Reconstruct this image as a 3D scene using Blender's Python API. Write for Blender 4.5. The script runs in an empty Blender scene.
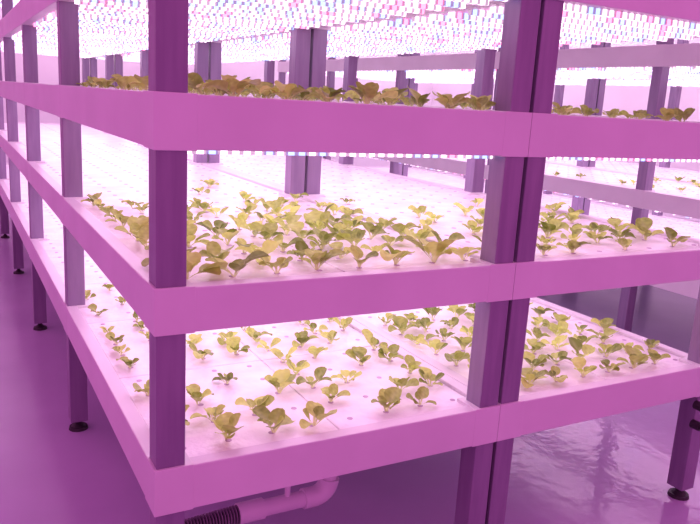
import bpy, bmesh, math, random
from mathutils import Vector, Matrix
random.seed(5)
D=1.6
W=1.105; W2=1.095
S=1.52; NB=5; LEN=S*NB
P=.073
LV=[(.461,.584),(.939,1.053),(1.380,1.506),(1.83,1.96),(2.29,2.41)]
sc=bpy.context.scene
sc.view_settings.view_transform='Standard'
sc.view_settings.look='None'

# ---------------- materials
def mat(name):
    m=bpy.data.materials.new(name); m.use_nodes=True
    return m,m.node_tree.nodes,m.node_tree.links,m.node_tree.nodes['Principled BSDF']
def noise_mat(name,c1,c2,scale=4,rough=.4,bump=0,bscale=60,metal=0,detail=4,stretch=None,spec=.5):
    m,n,l,b=mat(name)
    tc=n.new('ShaderNodeTexCoord'); src=tc.outputs['Object']
    if stretch:
        mp=n.new('ShaderNodeMapping'); mp.inputs['Scale'].default_value=stretch
        l.new(src,mp.inputs[0]); src=mp.outputs[0]
    t=n.new('ShaderNodeTexNoise'); t.inputs['Scale'].default_value=scale; t.inputs['Detail'].default_value=detail
    l.new(src,t.inputs['Vector'])
    r=n.new('ShaderNodeValToRGB'); r.color_ramp.elements[0].position=.35; r.color_ramp.elements[1].position=.65
    r.color_ramp.elements[0].color=(*c1,1); r.color_ramp.elements[1].color=(*c2,1)
    l.new(t.outputs['Fac'],r.inputs[0]); l.new(r.outputs[0],b.inputs['Base Color'])
    b.inputs['Roughness'].default_value=rough; b.inputs['Metallic'].default_value=metal
    b.inputs['Specular IOR Level'].default_value=spec
    if bump:
        t2=n.new('ShaderNodeTexNoise'); t2.inputs['Scale'].default_value=bscale
        l.new(src,t2.inputs['Vector'])
        bp=n.new('ShaderNodeBump'); bp.inputs['Strength'].default_value=bump; bp.inputs['Distance'].default_value=.01
        l.new(t2.outputs['Fac'],bp.inputs['Height']); l.new(bp.outputs[0],b.inputs['Normal'])
    return m
M_beam=noise_mat('white_plastic_beam',(.75,.71,.75),(.81,.77,.81),3,.35)
M_post=noise_mat('grey_aluminium_upright',(.25,.18,.30),(.31,.23,.36),5,.33,metal=.2,stretch=(6,6,.6))
M_foot=noise_mat('black_rubber',(.02,.015,.02),(.03,.02,.03),20,.5)
M_raft=noise_mat('foam_raft',(.86,.81,.86),(.97,.96,.97),9,.3,bump=.35,bscale=45)
M_hole=noise_mat('raft_hole',(.50,.37,.52),(.60,.47,.62),30,.6)
M_pan=noise_mat('shelf_pan',(.7,.62,.7),(.75,.68,.75),5,.5)
M_wall=noise_mat('wall_panel',(.88,.84,.88),(.93,.90,.93),1.5,.5)
M_pvc=noise_mat('pvc_pipe',(.85,.78,.86),(.9,.83,.9),5,.3)
def mk_math(n,l):
    def mth(op,a,bv=None,c=None):
        q=n.new('ShaderNodeMath'); q.operation=op
        for i,v in enumerate((a,bv,c)):
            if v is None: continue
            if isinstance(v,(int,float)): q.inputs[i].default_value=v
            else: l.new(v,q.inputs[i])
        return q.outputs[0]
    return mth
# floor: satin epoxy that turns wet and rippled around one spot in the aisle
M_floor=noise_mat('epoxy_floor',(.54,.46,.66),(.62,.53,.74),1.3,.22)
n=M_floor.node_tree.nodes; l=M_floor.node_tree.links; b=n['Principled BSDF']; mth=mk_math(n,l)
tc=n.new('ShaderNodeTexCoord')
dv=n.new('ShaderNodeVectorMath'); dv.operation='DISTANCE'; l.new(tc.outputs['Object'],dv.inputs[0]); dv.inputs[1].default_value=(2.35,.5,0)
wn1=n.new('ShaderNodeTexNoise'); wn1.inputs['Scale'].default_value=2.2; l.new(tc.outputs['Object'],wn1.inputs['Vector'])
mr=n.new('ShaderNodeMapRange'); mr.interpolation_type='SMOOTHSTEP'
l.new(mth('ADD',dv.outputs['Value'],mth('MULTIPLY',mth('SUBTRACT',wn1.outputs['Fac'],.5),1.6)),mr.inputs[0])
mr.inputs[1].default_value=.35; mr.inputs[2].default_value=1.35; mr.inputs[3].default_value=1; mr.inputs[4].default_value=0
l.new(mth('MULTIPLY_ADD',mr.outputs[0],-.15,.24),b.inputs['Roughness'])
rn=n.new('ShaderNodeTexNoise'); rn.inputs['Scale'].default_value=11; l.new(tc.outputs['Object'],rn.inputs['Vector'])
bp=n.new('ShaderNodeBump'); bp.inputs['Distance'].default_value=.01
l.new(mth('MULTIPLY_ADD',mr.outputs[0],.26,.03),bp.inputs['Strength']); l.new(rn.outputs['Fac'],bp.inputs['Height']); l.new(bp.outputs[0],b.inputs['Normal'])

def emis(name,col,st,base=(.8,.7,.8)):
    m,n,l,b=mat(name)
    b.inputs['Base Color'].default_value=(*base,1)
    b.inputs['Emission Color'].default_value=(*col,1); b.inputs['Emission Strength'].default_value=st
    return m,n,l,b
M_panel=emis('glowing_reflector',(1,.56,.86),1.05)[0]  # backing panel given its own added glow to light the trays below
M_panel_up=emis('glowing_reflector_dim',(1,.40,.78),.42,(.32,.20,.31))[0]  # same added glow, weaker and on a darker base for the upper tiers
M_fill=emis('wall_fill_glow',(1,.66,.92),12)[0]  # emission for the added wall fill strips
M_tube,n,l,b=emis('led_tube',(1,.8,1),1,(.5,.35,.5))
M_tube.cycles.emission_sampling='NONE'
tc=n.new('ShaderNodeTexCoord'); sp=n.new('ShaderNodeSeparateXYZ'); l.new(tc.outputs['Object'],sp.inputs[0])
mth=mk_math(n,l)
TS=.115; T0=.075
yi=mth('FLOOR',mth('DIVIDE',mth('ADD',sp.outputs[1],TS/2-T0),TS))
cell=mth('ADD',mth('DIVIDE',sp.outputs[0],.030),mth('MULTIPLY',mth('SINE',mth('MULTIPLY',yi,12.9898)),7.3))
fr=mth('FRACT',cell); idx=mth('FLOOR',cell)
on=mth('LESS_THAN',mth('ABSOLUTE',mth('SUBTRACT',fr,.5)),.30)
wn=n.new('ShaderNodeTexWhiteNoise'); wn.noise_dimensions='2D'
cb=n.new('ShaderNodeCombineXYZ'); l.new(idx,cb.inputs[0]); l.new(yi,cb.inputs[1]); l.new(cb.outputs[0],wn.inputs['Vector'])
rp=n.new('ShaderNodeValToRGB'); rp.color_ramp.interpolation='CONSTANT'
e=rp.color_ramp.elements; e[0].color=(1,.80,.95,1); e[1].position=.72; e[1].color=(1,.24,.45,1)
x=e.new(.80); x.color=(.22,.40,.75,1)
l.new(wn.outputs['Value'],rp.inputs[0])
l.new(rp.outputs[0],b.inputs['Emission Color'])
l.new(mth('MULTIPLY_ADD',on,2.0,.45),b.inputs['Emission Strength'])

# leaf
M_leaf,n,l,b=mat('pak_choi_leaf')
at=n.new('ShaderNodeVertexColor'); at.layer_name='leafcol'
sp=n.new('ShaderNodeSeparateColor'); l.new(at.outputs[0],sp.inputs[0])
r1=n.new('ShaderNodeValToRGB'); r1.color_ramp.elements[0].color=(.19,.28,.035,1); r1.color_ramp.elements[1].color=(.72,.88,.20,1)
l.new(sp.outputs[1],r1.inputs[0])
mx=n.new('ShaderNodeMix'); mx.data_type='RGBA'; l.new(sp.outputs[0],mx.inputs[0]); l.new(r1.outputs[0],mx.inputs[6]); mx.inputs[7].default_value=(.86,.94,.5,1)
l.new(mx.outputs[2],b.inputs['Base Color']); b.inputs['Roughness'].default_value=.4
tr=n.new('ShaderNodeBsdfTranslucent'); l.new(mx.outputs[2],tr.inputs[0])
ms=n.new('ShaderNodeMixShader'); ms.inputs[0].default_value=.32
l.new(b.outputs[0],ms.inputs[1]); l.new(tr.outputs[0],ms.inputs[2]); l.new(ms.outputs[0],n['Material Output'].inputs[0])

# ---------------- mesh helpers
class MB:
    def __init__(s): s.v=[]; s.f=[]
    def box(s,x0,x1,y0,y1,z0,z1):
        i=len(s.v)
        s.v+= [(x0,y0,z0),(x1,y0,z0),(x1,y1,z0),(x0,y1,z0),(x0,y0,z1),(x1,y0,z1),(x1,y1,z1),(x0,y1,z1)]
        s.f+= [(i,i+3,i+2,i+1),(i+4,i+5,i+6,i+7),(i,i+1,i+5,i+4),(i+1,i+2,i+6,i+5),(i+2,i+3,i+7,i+6),(i+3,i,i+4,i+7)]
    def cyl(s,cx,cy,z0,z1,r0,r1,n=16):
        i=len(s.v)
        for k in range(n):
            a=2*math.pi*k/n; s.v.append((cx+r0*math.cos(a),cy+r0*math.sin(a),z0))
        for k in range(n):
            a=2*math.pi*k/n; s.v.append((cx+r1*math.cos(a),cy+r1*math.sin(a),z1))
        for k in range(n):
            k2=(k+1)%n; s.f.append((i+k,i+k2,i+n+k2,i+n+k))
        s.f.append(tuple(i+n+k for k in range(n))); s.f.append(tuple(i+k for k in reversed(range(n))))
    def ycyl(s,cx,cz,y0,y1,r,n=14):
        i=len(s.v)
        for yy in (y0,y1):
            for k in range(n):
                a=2*math.pi*k/n; s.v.append((cx+r*math.cos(a),yy,cz+r*math.sin(a)))
        for k in range(n):
            k2=(k+1)%n; s.f.append((i+k,i+n+k,i+n+k2,i+k2))
        s.f.append(tuple(i+k for k in range(n))); s.f.append(tuple(i+n+k for k in reversed(range(n))))
    def obj(s,name,m,parent=None,bev=0,smooth=False):
        me=bpy.data.meshes.new(name); me.from_pydata(s.v,[],s.f); me.update()
        o=bpy.data.objects.new(name,me); sc.collection.objects.link(o); me.materials.append(m)
        if parent: o.parent=parent
        if bev:
            md=o.modifiers.new('bevel','BEVEL'); md.width=bev; md.segments=2; md.limit_method='ANGLE'
        if smooth:
            for p in me.polygons: p.use_smooth=True
        return o
def empty(name):
    o=bpy.data.objects.new(name,None); sc.collection.objects.link(o); return o

GX=.128; GY=.128
def sites(x0,w,ymax):
    n=int((w-.14)/GX)+1; off=(w-(n-1)*GX)/2
    out=[]; y=.115
    while y<ymax:
        for i in range(n): out.append((x0+off+i*GX,y))
        y+=GY
    return out

def rack(x0,w,name='hydroponic_rack'):
    R=empty(name); x1=x0+w
    posts=MB(); beams=MB(); br=MB(); feet=MB(); pan=MB(); raft=MB(); tubes=MB(); panel=MB(); panel2=MB(); holes=MB()
    e=.006; bw=.045
    ys=[min(k*S,LEN-P-2*e) for k in range(NB+1)]
    zs=[.045]+[z for lv in LV for z in lv]+[2.62]
    for k in range(NB+1):
        for sx in (0,1):
            xa=x0+e if sx==0 else x1-e-P
            ya=ys[k]+e
            for q in range(0,len(zs),2):
                posts.box(xa,xa+P,ya,ya+P,zs[q],zs[q+1])
            cx,cy=xa+P/2,ya+P/2
            feet.cyl(cx,cy,0,.014,.042,.038); feet.cyl(cx,cy,.014,.03,.030,.014); feet.cyl(cx,cy,.03,.05,.012,.012)
            for (za,zb) in LV:
                xb0=x0-.001 if sx==0 else x1-.10
                xb1=x0+.10 if sx==0 else x1-.0008
                br.box(xb0,xb1,ys[k]-.001,ys[k]+.10,za-.002,zb+.002)
    for li,(za,zb) in enumerate(LV):
        for (a,b2) in ((x0,x0+bw),(x1-bw,x1-.001)):
            beams.box(a,b2,0,LEN,za,zb)
        beams.box(x0+bw,x1-bw,0,bw,za,zb); beams.box(x0+bw,x1-bw,LEN-bw,LEN,za,zb)
        pan.box(x0+bw,x1-bw,bw,LEN-bw,za+.02,za+.045)
        ny=12; nx=2
        ax,bx=x0+bw+.001,x1-bw-.001; ay,by=bw+.001,LEN-bw-.001
        for i in range(nx):
            for j in range(ny):
                g=.0015
                raft.box(ax+(bx-ax)*i/nx+g,ax+(bx-ax)*(i+1)/nx-g,ay+(by-ay)*j/ny+g,ay+(by-ay)*(j+1)/ny-g,zb-.04,zb-.010)
        if li>=1:
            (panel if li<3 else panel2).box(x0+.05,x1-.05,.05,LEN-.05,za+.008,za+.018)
            y=T0
            while y<LEN-.06:
                tubes.box(x0+.055,x1-.055,y-.009,y+.009,za-.014,za+.006); y+=TS
        if li<=2:
            for (sx,sy) in sites(x0,w,4.8):
                holes.cyl(sx,sy,zb-.012,zb-.0088,.010,.009,8)
    posts.obj('uprights',M_post,R,.003)
    beams.obj('shelf_beams',M_beam,R,.003)
    br.obj('joint_sleeves',M_beam,R,.002)
    feet.obj('leveling_feet',M_foot,R)
    pan.obj('shelf_pans',M_pan,R); raft.obj('foam_rafts',M_raft,R,.004)
    panel.obj('glowing_reflectors',M_panel,R); panel2.obj('glowing_reflectors_upper',M_panel_up,R)
    tubes.obj('led_tubes',M_tube,R)
    holes.obj('planting_holes',M_hole,R)
    return R
X0=.008; X2=X0+W+.002; X3=2.2*D
rack(X0,W); R1=rack(X2,W2); rack(X3,W); rack(X3+W+.002,W2)
kb=MB(); kx=X2+W2-.042
for z in (.425,.345):
    kb.ycyl(kx-.045,z,-.030,.006,.018); kb.ycyl(kx-.045,z,-.038,-.030,.012)
kb.obj('clamp_knobs',M_foot,R1)

# ---------------- plants
pv=[];pf=[];pc=[]
def leaf(ox,oy,oz,az,L,wd,el0,el1,tone,twist):
    NU=9; NVv=4
    base=len(pv); ca,sa=math.cos(az),math.sin(az)
    r=.004; z=0
    for i in range(NU+1):
        u=i/NU
        el=el0+(el1-el0)*u**1.3
        if i: r+=L/NU*math.cos(el); z+=L/NU*math.sin(el)
        if u<.36: w=.06+.03*u
        else:
            t=(u-.36)/.64; w=.07+.45*math.sin(math.pi*min(1,t**.85*.93+.02))**.65
            if i==NU: w=.16
        w*=wd
        for j in range(NVv+1):
            v=j/NVv*2-1
            lat=w*v
            cup=.36*w*v*v + (.08*w*math.sin(u*11+az*3)*v if u>.35 else 0)
            rr=r-cup*math.sin(el); zz=z+cup*math.cos(el)+lat*twist
            pv.append((ox+rr*ca-lat*sa, oy+rr*sa+lat*ca, oz+zz))
            pet=max(0,1-u/.5) if u<.5 else 0
            vein=.5*(1-u) if (j==2 and u>.3) else 0
            pc.append((min(1,max(pet*1.3,vein)),min(1,max(0,tone+.16*math.sin(u*17+j*2+az))),0,1))
    for i in range(NU):
        for j in range(NVv):
            a=base+i*(NVv+1)+j
            pf.append((a,a+1,a+NVv+2,a+NVv+1))
def plant(x,y,z,s):
    n=random.randint(5,8); a0=random.random()*6.28
    dx=x+random.uniform(-.008,.008); dy=y+random.uniform(-.008,.008)
    pt=random.gauss(.5,.18)
    for k in range(n):
        t=k/n
        L=s*random.uniform(.78,1.2)*(1-.5*t)
        leaf(dx,dy,z,a0+k*2.4+random.uniform(-.5,.5),L,L*random.uniform(.52,.75),
             math.radians(random.uniform(42,76)+12*t),math.radians(random.uniform(-40,42)+35*t),
             pt+random.gauss(0,.26),random.uniform(-.35,.35))
def fill(x0,w,lv,dens,size,ymax,mask=None):
    z=LV[lv][1]-.009; st=sites(x0,w,ymax)
    ncol=len([1 for q in st if q[1]<.12])
    for k,(x,y) in enumerate(st):
        row,col=divmod(k,ncol)
        r=random.random(); sv=random.uniform(.75,1.15)
        ok=(mask[row][col]=='1') if (mask and row<len(mask)) else r<dens(x,y)
        if ok: plant(x,y,z,size(x,y)*sv)
def cl(a): return max(0,min(1,a))
fill(X0,W,1,lambda x,y:cl(1.02-.5*(y/1.5)) if y<1.4 else .15,lambda x,y:.097-.040*min(1,y/1.4),2.0)
fill(X2,W2,1,lambda x,y:.70 if y<1.0 else .12,lambda x,y:.084-.03*min(1,y/1.6),1.5)
fill(X0,W,0,lambda x,y:(.42+.30*(x>.6)) if y<1.3 else .3,lambda x,y:.086-.034*min(1,y/1.5),1.9,
     ['01110110','11101011','01011101','10101011'])
fill(X2,W2,0,lambda x,y:.92 if (y<1.0 and x<2.05) else .25,lambda x,y:.082,1.3)
fill(X0,W,2,lambda x,y:.7 if y<.9 else .35,lambda x,y:.088-.032*min(1,y/1.6),1.9)
fill(X2,W2,2,lambda x,y:.35,lambda x,y:.064,1.2)
fill(X3,W,1,lambda x,y:.12,lambda x,y:.05,2.5)
me=bpy.data.meshes.new('pak_choi_seedlings'); me.from_pydata(pv,[],pf); me.update()
ca=me.color_attributes.new('leafcol','FLOAT_COLOR','POINT')
ca.data.foreach_set('color',[c for q in pc for c in q])
me.polygons.foreach_set('use_smooth',[True]*len(me.polygons))
me.materials.append(M_leaf)
o=bpy.data.objects.new('pak_choi_seedlings',me); sc.collection.objects.link(o)

# ---------------- pipe
def tube(name,pts,r,m,parent,bevres=6):
    cu=bpy.data.curves.new(name,'CURVE'); cu.dimensions='3D'; cu.bevel_depth=r; cu.bevel_resolution=bevres; cu.use_fill_caps=True
    s=cu.splines.new('POLY'); s.points.add(len(pts)-1)
    for i,p in enumerate(pts): s.points[i].co=(*p,1)
    ob=bpy.data.objects.new(name,cu); sc.collection.objects.link(ob); cu.materials.append(m); ob.parent=parent
    s.use_smooth=True
    return ob
DP=empty('drain_pipe')
px,py,pz=.42,.40,.150
tube('pvc_run',[(px,py,pz),(.66,py,pz)],.029,M_pvc,DP)
el=[(.66+.06*math.sin(a),py+.0,pz+.06-.06*math.cos(a)) for a in [i*math.pi/2/8 for i in range(9)]]
tube('elbow',[(.62,py,pz)]+el,.036,M_pvc,DP)
tube('riser',[(.72,py,pz+.06),(.72,py,.485)],.027,M_pvc,DP)
tube('collar',[(.38,py,pz),(.47,py,pz)],.036,M_pvc,DP)
tube('drop_tube',[(.56,py,pz),(.56,py,.485)],.010,M_pvc,DP)
hp=[(px-.005*i,py,pz-.0003*i) for i in range(90)]
M_hose=noise_mat('grey_hose',(.20,.14,.21),(.30,.21,.31),20,.35)
tube('hose_core',hp,.024,M_foot,DP)
hv=MB()
for i in range(0,90,2):
    xx,yy,zz=hp[i]
    b0=len(hv.v); n=16
    for (dx,rr) in ((-.003,.024),(-.0015,.033),(.0015,.033),(.003,.024)):
        for k in range(n):
            a=2*math.pi*k/n; hv.v.append((xx+dx,yy+rr*math.cos(a),zz+rr*math.sin(a)))
    for q in range(3):
        for k in range(n):
            k2=(k+1)%n; hv.f.append((b0+q*n+k,b0+q*n+k2,b0+(q+1)*n+k2,b0+(q+1)*n+k))
hv.obj('hose_ribs',M_hose,DP)

# ---------------- room
RX=7.0
f=MB(); f.box(-6,RX+.15,-5,9.15,-.1,0); f.obj('floor',M_floor)
w=MB(); w.box(-6,RX+.15,9.0,9.15,0,3.1); w.obj('wall_back',M_wall)
w=MB(); w.box(RX,RX+.15,-1,9.0,0,3.1); w.obj('wall_right',M_wall)
c=MB(); c.box(-.6,RX+.15,-.2,9.15,3.1,3.2); c.obj('ceiling',M_wall)
def wall_fill(x0,x1,y0,y1):  # fill strip added under the ceiling to brighten the back and right walls
    L=empty('wall_fill_light')
    h=MB(); h.box(x0,x1,y0,y1,3.03,3.1); h.obj('fill_housing',M_wall,L)
    d=MB(); d.box(x0+.015,x1-.015,y0+.015,y1-.015,2.99,3.03); d.obj('fill_emitter',M_fill,L)
wall_fill(-.3,3.2,8.25,8.45); wall_fill(3.5,6.7,8.25,8.45); wall_fill(6.35,6.55,.5,4.0); wall_fill(6.35,6.55,4.3,7.9)

# ---------------- light
wd=bpy.data.worlds.new('World'); sc.world=wd; wd.use_nodes=True
bg=wd.node_tree.nodes['Background']; bg.inputs[0].default_value=(.87,.20,.66,1); bg.inputs[1].default_value=.92

# ---------------- camera
cam=bpy.data.cameras.new('camera'); co=bpy.data.objects.new('camera',cam); sc.collection.objects.link(co)
cam.sensor_width=36; cam.lens=726/700*36
right=Vector((.877,-.477,.0567)).normalized()
back=Vector((-.477,-.851,.2165)).normalized()
up=back.cross(right).normalized(); right=up.cross(back)
M=Matrix((right,up,back)).transposed().to_4x4()
M.translation=Vector((-.249*D,-1.034*D,.945*D))
co.matrix_world=M
cam.clip_start=.05
sc.camera=co
